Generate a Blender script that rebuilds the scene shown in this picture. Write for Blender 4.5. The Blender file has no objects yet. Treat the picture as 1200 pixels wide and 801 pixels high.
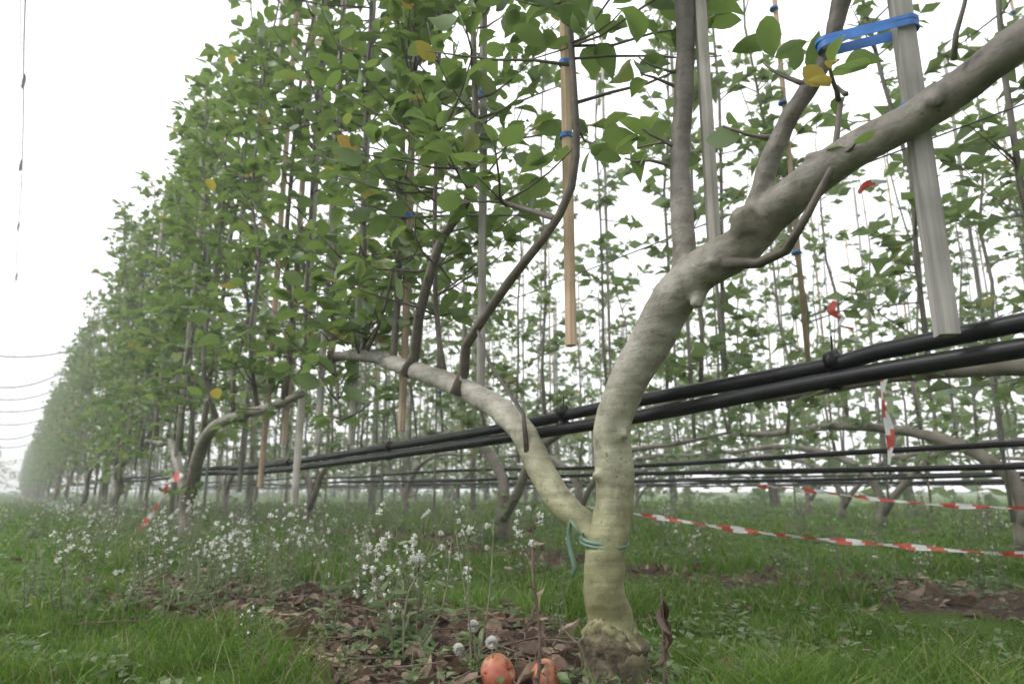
import bpy, math, random
import numpy as np
from mathutils import Vector, noise as mn

rng = np.random.default_rng(7)
random.seed(7)
scene = bpy.context.scene
COL = scene.collection

# ------------------------------------------------------------------ materials
def new_mat(name):
    m = bpy.data.materials.new(name); m.use_nodes = True
    nt = m.node_tree
    for n in list(nt.nodes): nt.nodes.remove(n)
    out = nt.nodes.new('ShaderNodeOutputMaterial')
    return m, nt, out

def N(nt, typ, **kw):
    n = nt.nodes.new(typ)
    for k, v in kw.items():
        setattr(n, k, v)
    return n

def ramp(nt, stops, fac=None, interp='LINEAR'):
    r = nt.nodes.new('ShaderNodeValToRGB')
    cr = r.color_ramp; cr.interpolation = interp
    while len(cr.elements) < len(stops): cr.elements.new(0.5)
    for e, (p, c) in zip(cr.elements, stops):
        e.position = p; e.color = (c[0], c[1], c[2], 1)
    if fac is not None: nt.links.new(fac, r.inputs[0])
    return r

def mixc(nt, fac, a, b, blend='MIX'):
    m = nt.nodes.new('ShaderNodeMix'); m.data_type = 'RGBA'; m.blend_type = blend
    for s, v in ((0, fac), (6, a), (7, b)):
        if hasattr(v, 'node'): nt.links.new(v, m.inputs[s])
        elif s == 0: m.inputs[0].default_value = v
        else: m.inputs[s].default_value = (v[0], v[1], v[2], 1)
    return m.outputs[2]

def leaf_material(name, cols, back, trans, rough=0.42, tmix=0.37, detail=True):
    m, nt, out = new_mat(name)
    geo = N(nt, 'ShaderNodeNewGeometry')
    r = ramp(nt, cols, geo.outputs['Random Per Island'])
    c = r.outputs[0]
    if detail:
        tc = N(nt, 'ShaderNodeTexCoord')
        no = N(nt, 'ShaderNodeTexNoise'); no.inputs['Scale'].default_value = 60; no.inputs['Detail'].default_value = 2
        nt.links.new(tc.outputs['Object'], no.inputs['Vector'])
        mott = ramp(nt, [(0.3, (.7, .7, .7)), (0.7, (1.2, 1.2, 1.2))], no.outputs['Fac'])
        c = mixc(nt, 1.0, c, mott.outputs[0], 'MULTIPLY')
    c2 = mixc(nt, geo.outputs['Backfacing'], c, mixc(nt, 0.55, c, back))
    p = N(nt, 'ShaderNodeBsdfPrincipled'); p.inputs['Roughness'].default_value = rough
    p.inputs['Specular IOR Level'].default_value = 0.4
    nt.links.new(c2, p.inputs['Base Color'])
    t = N(nt, 'ShaderNodeBsdfTranslucent')
    tcol = mixc(nt, 0.4, trans, r.outputs[0])
    nt.links.new(tcol, t.inputs['Color'])
    mx = N(nt, 'ShaderNodeMixShader'); mx.inputs[0].default_value = tmix
    nt.links.new(p.outputs[0], mx.inputs[1]); nt.links.new(t.outputs[0], mx.inputs[2])
    nt.links.new(mx.outputs[0], out.inputs[0])
    return m

GREENS = [(0.0, (.04, .08, .022)), (0.35, (.078, .138, .038)), (0.7, (.115, .19, .055)), (0.93, (.175, .26, .075)), (0.98, (.30, .29, .07)), (1.0, (.24, .15, .07))]
GREENS_HAZE = [(0.0, (.06, .11, .038)), (0.35, (.10, .165, .058)), (0.7, (.14, .21, .078)), (0.97, (.20, .265, .11)), (1.0, (.30, .29, .10))]
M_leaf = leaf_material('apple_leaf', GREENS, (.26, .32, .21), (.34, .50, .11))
M_leaf_haze = leaf_material('apple_leaf_hazed', GREENS_HAZE, (.28, .34, .23), (.37, .50, .16), detail=False)  # paler leaf copy: distance haze painted into mid and far foliage
M_yleaf = leaf_material('yellow_leaf', [(0, (.45, .36, .06)), (.6, (.40, .38, .09)), (1, (.34, .2, .07))], (.4, .35, .1), (.6, .5, .1))
M_weedleaf = leaf_material('weed_leaf', [(0, (.09, .155, .05)), (.6, (.16, .235, .10)), (1, (.27, .31, .18))], (.27, .31, .2), (.30, .42, .17))
M_grass = leaf_material('grass_blade', [(0, (.045, .10, .008)), (.5, (.085, .17, .014)), (.85, (.14, .235, .03)), (.9, (.32, .29, .14)), (1, (.38, .32, .18))], (.12, .2, .04), (.18, .35, .035), rough=.6, detail=False)
M_dead = leaf_material('dead_leaf', [(0, (.06, .035, .022)), (.5, (.14, .09, .06)), (.8, (.26, .18, .13)), (1, (.42, .33, .25))], (.28, .22, .17), (.3, .18, .1), rough=.7, tmix=.12)

def bark_material(name, stops, zmax, scale=1.0, dark=(.085, .07, .058), bump=.5):
    m, nt, out = new_mat(name)
    tc = N(nt, 'ShaderNodeTexCoord')
    sx = N(nt, 'ShaderNodeSeparateXYZ'); nt.links.new(tc.outputs['Object'], sx.inputs[0])
    n1 = N(nt, 'ShaderNodeTexNoise'); n1.inputs['Scale'].default_value = 9 * scale; n1.inputs['Detail'].default_value = 5
    nt.links.new(tc.outputs['Object'], n1.inputs['Vector'])
    ma = N(nt, 'ShaderNodeMath', operation='MULTIPLY_ADD'); ma.inputs[1].default_value = .20; ma.inputs[2].default_value = -.10
    nt.links.new(n1.outputs['Fac'], ma.inputs[0])
    ad = N(nt, 'ShaderNodeMath', operation='ADD'); nt.links.new(sx.outputs[2], ad.inputs[0]); nt.links.new(ma.outputs[0], ad.inputs[1])
    dv = N(nt, 'ShaderNodeMath', operation='DIVIDE'); dv.inputs[1].default_value = zmax; nt.links.new(ad.outputs[0], dv.inputs[0])
    base = ramp(nt, stops, dv.outputs[0])
    n2 = N(nt, 'ShaderNodeTexNoise'); n2.inputs['Scale'].default_value = 38 * scale; n2.inputs['Detail'].default_value = 10; n2.inputs['Roughness'].default_value = .68
    nt.links.new(tc.outputs['Object'], n2.inputs['Vector'])
    mot = ramp(nt, [(.30, (.50, .49, .47)), (.46, (.90, .90, .89)), (.6, (1.05, 1.05, 1.05)), (.72, (1.35, 1.35, 1.36))], n2.outputs['Fac'])
    c = mixc(nt, 1.0, base.outputs[0], mot.outputs[0], 'MULTIPLY')
    n5 = N(nt, 'ShaderNodeTexNoise'); n5.inputs['Scale'].default_value = 7; n5.inputs['Detail'].default_value = 5
    nt.links.new(tc.outputs['Object'], n5.inputs['Vector'])
    pt = ramp(nt, [(.36, (.66, .66, .58)), (.5, (.96, .96, .94)), (.64, (1.2, 1.2, 1.2))], n5.outputs['Fac'])
    c = mixc(nt, 1.0, c, pt.outputs[0], 'MULTIPLY')
    mp = N(nt, 'ShaderNodeMapping'); mp.inputs['Scale'].default_value = (1, 1, 2.0)
    nt.links.new(tc.outputs['Object'], mp.inputs['Vector'])
    v = N(nt, 'ShaderNodeTexVoronoi'); v.inputs['Scale'].default_value = 70 * scale
    nt.links.new(mp.outputs[0], v.inputs['Vector'])
    len_ = ramp(nt, [(.08, (1, 1, 1)), (.22, (0, 0, 0))], v.outputs['Distance'])
    n3 = N(nt, 'ShaderNodeTexNoise'); n3.inputs['Scale'].default_value = 14; nt.links.new(tc.outputs['Object'], n3.inputs['Vector'])
    g3 = ramp(nt, [(.48, (0, 0, 0)), (.62, (.85, .85, .85))], n3.outputs['Fac'])
    lm = mixc(nt, 1.0, len_.outputs[0], g3.outputs[0], 'MULTIPLY')
    c = mixc(nt, lm, c, dark)
    mp2 = N(nt, 'ShaderNodeMapping'); mp2.inputs['Scale'].default_value = (10, 10, 80)
    nt.links.new(tc.outputs['Object'], mp2.inputs['Vector'])
    n4 = N(nt, 'ShaderNodeTexNoise'); n4.inputs['Scale'].default_value = 1.0; n4.inputs['Detail'].default_value = 6
    nt.links.new(mp2.outputs[0], n4.inputs['Vector'])
    st = ramp(nt, [(.36, (.80, .80, .79)), (.5, (1, 1, 1)), (.62, (1.08, 1.08, 1.08))], n4.outputs['Fac'])
    c = mixc(nt, 1.0, c, st.outputs[0], 'MULTIPLY')
    p = N(nt, 'ShaderNodeBsdfPrincipled'); p.inputs['Roughness'].default_value = .5
    p.inputs['Specular IOR Level'].default_value = .45
    nt.links.new(c, p.inputs['Base Color'])
    s = N(nt, 'ShaderNodeMath', operation='MULTIPLY_ADD'); s.inputs[1].default_value = .5
    nt.links.new(n4.outputs['Fac'], s.inputs[0]); nt.links.new(n2.outputs['Fac'], s.inputs[2])
    b = N(nt, 'ShaderNodeBump'); b.inputs['Strength'].default_value = bump; b.inputs['Distance'].default_value = .005
    nt.links.new(s.outputs[0], b.inputs['Height']); nt.links.new(b.outputs[0], p.inputs['Normal'])
    nt.links.new(p.outputs[0], out.inputs[0])
    return m

M_bark = bark_material('trunk_bark', [(0.0, (.06, .05, .035)), (.06, (.12, .10, .06)), (.10, (.25, .245, .13)), (.3, (.31, .305, .175)), (.45, (.34, .325, .245)), (.62, (.36, .335, .295)), (.8, (.28, .255, .23)), (.92, (.17, .15, .135)), (1.0, (.13, .115, .10))], .8, bump=.7)
M_branch = bark_material('branch_bark', [(0, (.08, .065, .05)), (.35, (.14, .118, .10)), (1, (.14, .12, .10))], 2.5, bump=.3)
M_limb = bark_material('limb_bark', [(0, (.17, .15, .12)), (.3, (.26, .235, .20)), (1, (.20, .18, .155))], 2.5, bump=.4)
def simple_noise_mat(name, c1, c2, scale=12, rough=.8, bump=0):
    m, nt, out = new_mat(name)
    tc = N(nt, 'ShaderNodeTexCoord'); n = N(nt, 'ShaderNodeTexNoise'); n.inputs['Scale'].default_value = scale; n.inputs['Detail'].default_value = 6
    nt.links.new(tc.outputs['Object'], n.inputs['Vector'])
    r = ramp(nt, [(.3, c1), (.7, c2)], n.outputs['Fac'])
    p = N(nt, 'ShaderNodeBsdfPrincipled'); p.inputs['Roughness'].default_value = rough
    if bump:
        b = N(nt, 'ShaderNodeBump'); b.inputs['Strength'].default_value = 1; b.inputs['Distance'].default_value = bump
        nt.links.new(n.outputs['Fac'], b.inputs['Height']); nt.links.new(b.outputs[0], p.inputs['Normal'])
    nt.links.new(r.outputs[0], p.inputs['Base Color']); nt.links.new(p.outputs[0], out.inputs[0]); return m
M_leader = simple_noise_mat('leader_bark', (.12, .105, .09), (.27, .245, .22))
M_limb2 = simple_noise_mat('old_limb_bark', (.13, .11, .09), (.27, .24, .20))
M_stump = simple_noise_mat('rough_rootstock_bark', (.035, .028, .018), (.18, .15, .09), 55, .95, .012)

def wood_material(name, c1, c2):
    m, nt, out = new_mat(name)
    tc = N(nt, 'ShaderNodeTexCoord')
    mp = N(nt, 'ShaderNodeMapping'); mp.inputs['Scale'].default_value = (120, 120, 5)
    nt.links.new(tc.outputs['Object'], mp.inputs['Vector'])
    n = N(nt, 'ShaderNodeTexNoise'); n.inputs['Scale'].default_value = 1; n.inputs['Detail'].default_value = 6
    nt.links.new(mp.outputs[0], n.inputs['Vector'])
    geo = N(nt, 'ShaderNodeNewGeometry')
    r = ramp(nt, [(.3, c1), (.7, c2)], n.outputs['Fac'])
    n6 = N(nt, 'ShaderNodeTexNoise'); n6.inputs['Scale'].default_value = 9; n6.inputs['Detail'].default_value = 5
    nt.links.new(tc.outputs['Object'], n6.inputs['Vector'])
    stn = ramp(nt, [(.35, (.68, .70, .66)), (.6, (1.08, 1.08, 1.08))], n6.outputs['Fac'])
    v = ramp(nt, [(0, (.75, .75, .77)), (1, (1.15, 1.1, 1.05))], geo.outputs['Random Per Island'])
    c = mixc(nt, 1.0, r.outputs[0], v.outputs[0], 'MULTIPLY')
    c = mixc(nt, 1.0, c, stn.outputs[0], 'MULTIPLY')
    p = N(nt, 'ShaderNodeBsdfPrincipled'); p.inputs['Roughness'].default_value = .75
    nt.links.new(c, p.inputs['Base Color'])
    b = N(nt, 'ShaderNodeBump'); b.inputs['Strength'].default_value = .5; b.inputs['Distance'].default_value = .002
    nt.links.new(n.outputs['Fac'], b.inputs['Height']); nt.links.new(b.outputs[0], p.inputs['Normal'])
    nt.links.new(p.outputs[0], out.inputs[0]); return m
M_stake = wood_material('weathered_stake', (.26, .245, .23), (.50, .48, .45))
M_bamboo = wood_material('tan_stake', (.32, .23, .16), (.54, .42, .31))

def plain(name, col, rough=.5, noise=.15, nscale=40, spec=.5, trans=0):
    m, nt, out = new_mat(name)
    tc = N(nt, 'ShaderNodeTexCoord')
    n = N(nt, 'ShaderNodeTexNoise'); n.inputs['Scale'].default_value = nscale; n.inputs['Detail'].default_value = 5
    nt.links.new(tc.outputs['Object'], n.inputs['Vector'])
    lo = tuple(x * (1 - noise * 2) for x in col); hi = tuple(min(1, x * (1 + noise)) for x in col)
    r = ramp(nt, [(.3, lo), (.7, hi)], n.outputs['Fac'])
    p = N(nt, 'ShaderNodeBsdfPrincipled'); p.inputs['Roughness'].default_value = rough
    p.inputs['Specular IOR Level'].default_value = spec
    nt.links.new(r.outputs[0], p.inputs['Base Color'])
    if trans:
        t = N(nt, 'ShaderNodeBsdfTranslucent'); nt.links.new(r.outputs[0], t.inputs[0])
        mx = N(nt, 'ShaderNodeMixShader'); mx.inputs[0].default_value = trans
        nt.links.new(p.outputs[0], mx.inputs[1]); nt.links.new(t.outputs[0], mx.inputs[2])
        nt.links.new(mx.outputs[0], out.inputs[0])
    else:
        nt.links.new(p.outputs[0], out.inputs[0])
    return m
M_pipe = plain('black_polyethylene', (.010, .010, .012), .42, .3, 25, spec=.3)
M_blue = plain('blue_tie', (.03, .16, .50), .5)
M_gtie = plain('green_tie', (.13, .22, .15), .5)
M_red = plain('tape_red', (.62, .10, .07), .4, trans=.25)
M_white = plain('tape_white', (.75, .75, .75), .4, .05, trans=.25)
M_wire = plain('steel_wire', (.13, .13, .14), .5)
M_fluff = plain('white_fluff', (.84, .84, .80), .9, .05, trans=.3)
M_stem = plain('weed_stem', (.18, .19, .11), .7)
M_twig = plain('dry_twig', (.15, .11, .08), .8, .3)
M_clod = plain('soil_clod', (.10, .072, .053), .95, .3, 60)

# ------------------------------------------------------------------ mesh tools
class MB:
    def __init__(s): s.v = []; s.f = []; s.m = []; s.n = 0
    def add(s, verts, faces, mat=0):
        verts = np.asarray(verts, dtype=np.float64)
        s.v.append(verts)
        for f in faces: s.f.append([i + s.n for i in f])
        s.m += [mat] * len(faces); s.n += len(verts)
    def obj(s, name, mats, smooth=True, parent=None, link=True):
        me = bpy.data.meshes.new(name)
        V = np.concatenate(s.v) if s.v else np.zeros((0, 3))
        me.from_pydata(V.tolist(), [], s.f)
        for m in mats: me.materials.append(m)
        me.polygons.foreach_set('material_index', s.m)
        me.polygons.foreach_set('use_smooth', [smooth] * len(s.f))
        me.update()
        if not link: return me
        o = bpy.data.objects.new(name, me); COL.objects.link(o)
        if parent: o.parent = parent
        return o

def inst(name, me, loc=(0, 0, 0), rz=0, sc=(1, 1, 1), parent=None):
    o = bpy.data.objects.new(name, me); COL.objects.link(o)
    o.location = loc; o.rotation_euler = (0, 0, rz); o.scale = sc
    if parent: o.parent = parent
    return o

def empty(name):
    e = bpy.data.objects.new(name, None); COL.objects.link(e); e.empty_display_size = .1
    return e

def catmull(P, R, step):
    P = np.asarray(P, float); R = np.asarray(R, float)
    Q = np.vstack([2 * P[0] - P[1], P, 2 * P[-1] - P[-2]])
    op, orr = [], []
    for i in range(len(P) - 1):
        p0, p1, p2, p3 = Q[i:i + 4]
        n = max(1, int(np.linalg.norm(p2 - p1) / step))
        for k in range(n):
            t = k / n
            op.append(.5 * ((2 * p1) + (-p0 + p2) * t + (2 * p0 - 5 * p1 + 4 * p2 - p3) * t * t + (-p0 + 3 * p1 - 3 * p2 + p3) * t ** 3))
            orr.append(R[i] * (1 - t) + R[i + 1] * t)
    op.append(P[-1]); orr.append(R[-1])
    return np.array(op), np.array(orr)

def tube(mb, P, R, segs=8, mat=0, jit=0.0):
    P = np.asarray(P, float); n = len(P)
    T = np.gradient(P, axis=0); T /= np.linalg.norm(T, axis=1)[:, None] + 1e-9
    ref = np.array([1, 0, 0.]) if abs(T[0][0]) < .8 else np.array([0, 1, 0.])
    u = np.cross(T[0], ref); u /= np.linalg.norm(u)
    V = []
    a = np.arange(segs) * 2 * np.pi / segs
    for i in range(n):
        u = u - T[i] * np.dot(u, T[i]); u /= np.linalg.norm(u) + 1e-9
        w = np.cross(T[i], u)
        r = R[i] * (1 + (rng.uniform(-jit, jit, segs) if jit else 0))
        V.append(P[i] + np.outer(np.cos(a) * r, u) + np.outer(np.sin(a) * r, w))
    V = np.concatenate(V)
    F = []
    for i in range(n - 1):
        for j in range(segs):
            k = (j + 1) % segs
            F.append((i * segs + j, i * segs + k, (i + 1) * segs + k, (i + 1) * segs + j))
    F.append(tuple(range(segs - 1, -1, -1))); F.append(tuple((n - 1) * segs + j for j in range(segs)))
    mb.add(V, F, mat)

def leaf_template(detail):
    if detail:
        rows = [(.14, .19), (.36, .30), (.62, .285), (.84, .16)]
        V = [(0, -.35, .02), (0.012, -.35, .02), (0, 0, 0)]
        for y, w in rows:
            z = -.16 * y * y
            V += [(-w, y + .02, z + w * .34 + .02 * math.sin(y * 9)), (0, y, z), (w, y + .02, z + w * .34 - .02 * math.sin(y * 9))]
        V.append((0, 1.0, -.22))
        F = [(0, 1, 2), (2, 4, 3), (2, 5, 4)]
        for k in range(3):
            b = 3 + 3 * k
            F += [(b, b + 1, b + 4, b + 3), (b + 1, b + 2, b + 5, b + 4)]
        F += [(12, 13, 15), (13, 14, 15)]
    else:
        V = [(0, 0, 0), (-.30, .42, .09), (0, .5, -.03), (.30, .42, .09), (0, 1, -.16)]
        F = [(0, 2, 1), (0, 3, 2), (1, 2, 4), (2, 3, 4)]
    return np.array(V, float), F
LT = {True: leaf_template(True), False: leaf_template(False)}

def add_leaves(mb, pos, dirs, size, detail, mat, roll=.6, up=(0, 0, 1), wscale=1.0, curl=None):
    V, F = LT[detail]
    pos = np.asarray(pos); d = np.asarray(dirs); d = d / (np.linalg.norm(d, axis=1)[:, None] + 1e-9)
    n = len(pos)
    if n == 0: return
    upv = np.array(up)[None, :] + rng.normal(0, roll, (n, 3))
    z = upv - d * np.sum(upv * d, axis=1)[:, None]; z /= np.linalg.norm(z, axis=1)[:, None] + 1e-9
    x = np.cross(d, z)
    size = np.asarray(size)[:, None, None]
    w = (rng.uniform(.75, 1.15, n) * wscale)[:, None, None]
    c = rng.uniform(-.3, 2.2, n)[:, None, None] if curl is None else rng.uniform(curl[0], curl[1], n)[:, None, None]
    W = pos[:, None, :] + size * (V[None, :, 0:1] * w * x[:, None, :] + V[None, :, 1:2] * d[:, None, :] + V[None, :, 2:3] * c * z[:, None, :])
    W = W.reshape(-1, 3)
    k = len(V); base = mb.n
    mb.v.append(W); mb.n += len(W)
    arr = isinstance(mat, (list, np.ndarray))
    for i in range(n):
        o = i * k + base
        for f in F: mb.f.append([a + o for a in f])
        mb.m += [int(mat[i]) if arr else mat] * len(F)

def rand_dirs(n, zlo=-.6, zhi=.5):
    a = rng.uniform(0, 2 * np.pi, n); z = rng.uniform(zlo, zhi, n)
    return np.stack([np.cos(a), np.sin(a), z], 1)

def shoot(mb, p, d, L, detail, m_wood, m_leaf, ls, nl, r=.0035, yl=.01):
    """thin twig with alternate leaves"""
    d = np.array(d, float); d /= np.linalg.norm(d)
    p = np.array(p, float)
    k = 4 if detail else 2
    pts = [p]
    for i in range(k):
        d = d + np.array([0, 0, .12 * 4 / k]) + rng.normal(0, .13, 3); d /= np.linalg.norm(d)
        pts.append(pts[-1] + d * L / k)
    pts = np.array(pts)
    tube(mb, pts, np.linspace(r, r * .4, k + 1), 4 if detail else 3, m_wood)
    t = rng.uniform(.15, 1.0, nl) ** .7 * k
    i = np.minimum(t.astype(int), k - 1); f = (t - i)[:, None]
    lp = pts[i] * (1 - f) + pts[i + 1] * f
    dd = rand_dirs(nl) + d * .5
    mats = np.where(rng.random(nl) < yl, m_leaf + 1, m_leaf)
    sz = rng.uniform(.6, 1.2, nl) * ls
    dn = dd / np.linalg.norm(dd, axis=1)[:, None]
    if detail: lp = lp + dn * (.33 * sz)[:, None]
    add_leaves(mb, lp, dd, sz, detail, mats)

# ------------------------------------------------------------------ apple tree modules
def tree_module(seed, detail, spurs, ls, nleaf, spread=1.0, gap=.29, stakep=.8, low=20):
    global rng
    rng = np.random.default_rng(seed)
    mb = MB(); st = MB()
    s = 1 if seed % 2 else -1
    P = [(0, 0, -.03), (0.01, .01 * s, .08), (0, -.03 * s, .2), (.02, .02 * s, .34), (0, .16 * s, .48), (.01, .45 * s, .6), (0, .9 * s, .63), (.02, 1.3 * s, .62), (0, 1.6 * s, .64)]
    R = [.05, .042, .036, .034, .032, .027, .022, .018, .012]
    p, r = catmull(np.array(P) + rng.normal(0, .012, (9, 3)) * np.array([1, 1, .8]), R, .06 if detail else .15)
    tube(mb, p, r, 10 if detail else 6, 0, .05)
    P = [(0, -.01 * s, .12), (.01, -.12 * s, .26), (0, -.3 * s, .43), (.01, -.6 * s, .58), (0, -1.0 * s, .61), (.0, -1.55 * s, .66)]
    R = [.03, .028, .026, .022, .018, .01]
    p2, r2 = catmull(np.array(P) + rng.normal(0, .012, (6, 3)), R, .06 if detail else .15)
    tube(mb, p2, r2, 10 if detail else 6, 0, .05)
    arm = np.vstack([p, p2])
    ys = np.arange(-1.5, 1.55, gap); ys = ys + rng.uniform(-.06, .06, len(ys))
    for y in ys:
        cand = arm[np.abs(arm[:, 1] - y) < .15]
        cand = cand[cand[:, 2] > .25]
        z0 = cand[:, 2].max() - .01 if len(cand) else .6
        H = rng.uniform(2.6, 3.45)
        k = 8
        zz = np.linspace(z0, H, k + 1)
        X = np.cumsum(rng.normal(0, .035, k + 1)); X -= X * .35; X[0] = 0
        Y = y + np.cumsum(rng.normal(0, .035, k + 1))
        lp, lr = catmull(np.stack([X, Y, zz], 1), np.linspace(rng.uniform(.008, .014), .003, k + 1), .12 if detail else .3)
        tube(mb, lp, lr, 7 if detail else 4, 1, .06)
        n = int(spurs * rng.uniform(.75, 1.25))
        for j in range(n):
            t = rng.uniform(.02, 1.0) ** .95
            ti = t * (len(lp) - 1); i0 = min(int(ti), len(lp) - 2)
            q = lp[i0] * (1 - ti + i0) + lp[i0 + 1] * (ti - i0)
            zt = (q[2] - .6) / 2.6
            L = rng.uniform(.06, .34) * spread * (1.05 - .5 * zt)
            a = rng.uniform(0, 2 * np.pi)
            shoot(mb, q, (math.cos(a), math.sin(a), rng.uniform(-.3, .7)), L, detail, 1, 2, ls, int(nleaf * (.5 + L * 3.2)) + 1)
        sx = rng.choice([-1, 1]) * .03
        zb = rng.choice([rng.uniform(.35, .6), rng.uniform(.0, .4)])
        tilt = rng.normal(0, .02)
        m = 0 if rng.random() < .75 else 1
        if rng.random() < stakep:
            sr = rng.uniform(.007, .0115)
            tube(st, [(sx, y + .01, zb), (sx + tilt * .5, y + .01 + tilt, 1.7), (sx + tilt, y + .01 + tilt * 2, rng.uniform(2.6, 3.1))], [sr, sr, sr], 7, m)
            for zt in np.arange(.8, 2.6, .35):
                if rng.random() < .3:
                    z1 = zt + rng.uniform(-.1, .1)
                    yy = y + .01 + tilt * (z1 - zb) / 1.5
                    tube(st, [(sx * .6, yy, z1 - .005), (sx * .6, yy, z1 + .005)], [.018, .018], 10, 2)
    # short drooping shoots and suckers below the cordon
    ca = arm[arm[:, 2] > .2]
    for _ in range(low):
        q = ca[rng.integers(len(ca))]
        a = rng.uniform(0, 2 * np.pi)
        shoot(mb, q, (math.cos(a), math.sin(a), rng.uniform(-1.1, .2)), rng.uniform(.1, .34), detail, 1, 2, ls, int(nleaf * .9))
    mats = [M_limb, M_branch, M_leaf, M_yleaf] if detail else [M_limb2, M_leader, M_leaf_haze, M_yleaf]
    return mb.obj('apple_tree_mesh', mats, link=False), st.obj('stakes_mesh', [M_stake, M_bamboo, M_blue], link=False)

near = [tree_module(11 + i, True, 64, .070, 7, low=22) for i in range(3)]
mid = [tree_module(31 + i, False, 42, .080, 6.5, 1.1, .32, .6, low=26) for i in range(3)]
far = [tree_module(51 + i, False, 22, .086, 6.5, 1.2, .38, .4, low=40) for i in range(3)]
rng = np.random.default_rng(99)

trellis = empty('orchard_trellis')
distant = empty('distant_apple_trees')
def plant(x, y, kind, k, top):
    me, st = kind[k % 3]
    rz = math.pi if random.random() < .5 else 0
    sc = random.uniform(.95, 1.06)
    inst('apple_tree', me, (x, y, 0), rz, (1, 1, sc), None if top else distant)
    inst('stakes', st, (x, y, 0), rz, (1, 1, sc), trellis)
ROW = [.77, 2.3, 3.9, 5.5, 7.1, 8.7]
for k in range(20):
    y = 3.95 + 3.15 * k
    plant(.77, y, near if k < 2 else (mid if k < 9 else far), k, k < 6)
plant(.77, -2.6, near, 1, True)
for r, x in enumerate(ROW[1:]):
    off = [.15, 1.3, -.4, .8, -1.0][r]
    ymax = 24 if r < 1 else 15
    y = off - (3.15 if r < 3 else 0); k = r
    while y < ymax:
        plant(x, y, mid if r < 1 else far, k, r == 0 and y < 8); y += 3.15; k += 1
for k in range(8):
    plant(-.98, 36 + 3.15 * k, far, k, False)

# ------------------------------------------------------------------ main tree
X0 = .77
trunk = [(804, -40, 58), (804, -5, 53), (802, 35, 46), (815, 60, 40), (818, 72, 37), (817, 90, 34.5), (817, 120, 32.5), (815, 183, 31.5), (804, 248, 30.5), (797, 314, 30), (787, 380, 29.5), (759, 445, 31), (714, 506, 32.5), (655, 561, 32.5), (590, 590, 30), (532, 610, 29), (489, 639, 26), (427, 658, 23.8), (370, 675, 21.5), (309, 690, 20.2), (246, 705, 19.4), (190, 719, 19.4), (60, 745, 18.5), (-150, 790, 18), (-480, 800, 15), (-780, 780, 11)]
larm = [(818, 165, 24), (856, 213, 22), (920, 259, 23.5), (965, 310, 24.5), (1042, 390, 25), (1159, 459, 24.5), (1334, 527, 23), (1528, 584, 21.5), (1712, 640, 19.5), (1900, 675, 17), (2100, 690, 13), (2330, 690, 8)]
def yz(l, x=X0, wob=.008):
    P = [(x + wob * math.sin(i * 1.7), a / 1000, b / 1000) for i, (a, b, c) in enumerate(l)]
    return P, [c / 1000 for a, b, c in l]
mb = MB()
P, R = yz(trunk); p, r = catmull(P, R, .02); tube(mb, p, r, 20, 0, .012)
P, R = yz(larm); p, r = catmull(P, R, .02); tube(mb, p, r, 16, 0, .012)
def knob(x, y, z, d, r0, L):
    d = np.array(d, float); d /= np.linalg.norm(d)
    q = np.array([x, y, z])
    tube(mb, [q, q + d * L * .6, q + d * L], [r0 * 1.25, r0, r0 * .8], 10, 0, .06)
knob(.755, .515, .62, (-.35, -.15, .5), .016, .032)
knob(.76, .56, .60, (-.6, .1, -.5), .010, .030)
knob(.765, .60, .565, (-.3, .1, -.8), .011, .034)
knob(.755, .80, .30, (-.8, .3, .2), .008, .022)
knob(.765, .78, .36, (-.3, -.8, .2), .008, .031)
knob(.76, 1.23, .49, (-.3, 0, .9), .012, .037)
knob(.76, 1.62, .60, (-.5, 0, .7), .011, .033)
knob(.76, .41, .665, (-.5, 0, .6), .009, .026)
knob(.76, .27, .70, (-.5, 0, -.6), .009, .024)
main = empty('apple_tree')
up1 = [(665, 535, 22), (650, 575, 20), (634, 621, 17), (629, 756, 16), (621, 897, 15.5), (612, 1046, 15), (600, 1500, 13), (610, 2100, 9), (600, 2700, 5)]
up2 = [(530, 605, 20), (510, 640, 17), (477, 695, 14), (435, 750, 12.5), (394, 802, 11.5), (360, 880, 11.5), (345, 1020, 11), (340, 1500, 9), (350, 2300, 5)]
P, R = yz(up1, .775); p_u1, r = catmull(P, R, .03); tube(mb, p_u1, r, 12, 0, .02)
P, R = yz(up2, .76); p_u2, r = catmull(P, R, .03); tube(mb, p_u2, r, 12, 0, .02)
wood = mb.obj('trunk_and_arms', [M_bark], parent=main)
rm = wood.modifiers.new('remesh', 'REMESH'); rm.mode = 'VOXEL'; rm.voxel_size = .0042; rm.use_smooth_shade = True
sm = wood.modifiers.new('smooth', 'SMOOTH'); sm.factor = .6; sm.iterations = 7
tx = bpy.data.textures.new('bark_lumps', 'CLOUDS'); tx.noise_scale = .05; tx.noise_depth = 4
dp = wood.modifiers.new('lumps', 'DISPLACE'); dp.texture = tx; dp.strength = .007; dp.mid_level = .5; dp.texture_coords = 'LOCAL'

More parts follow.
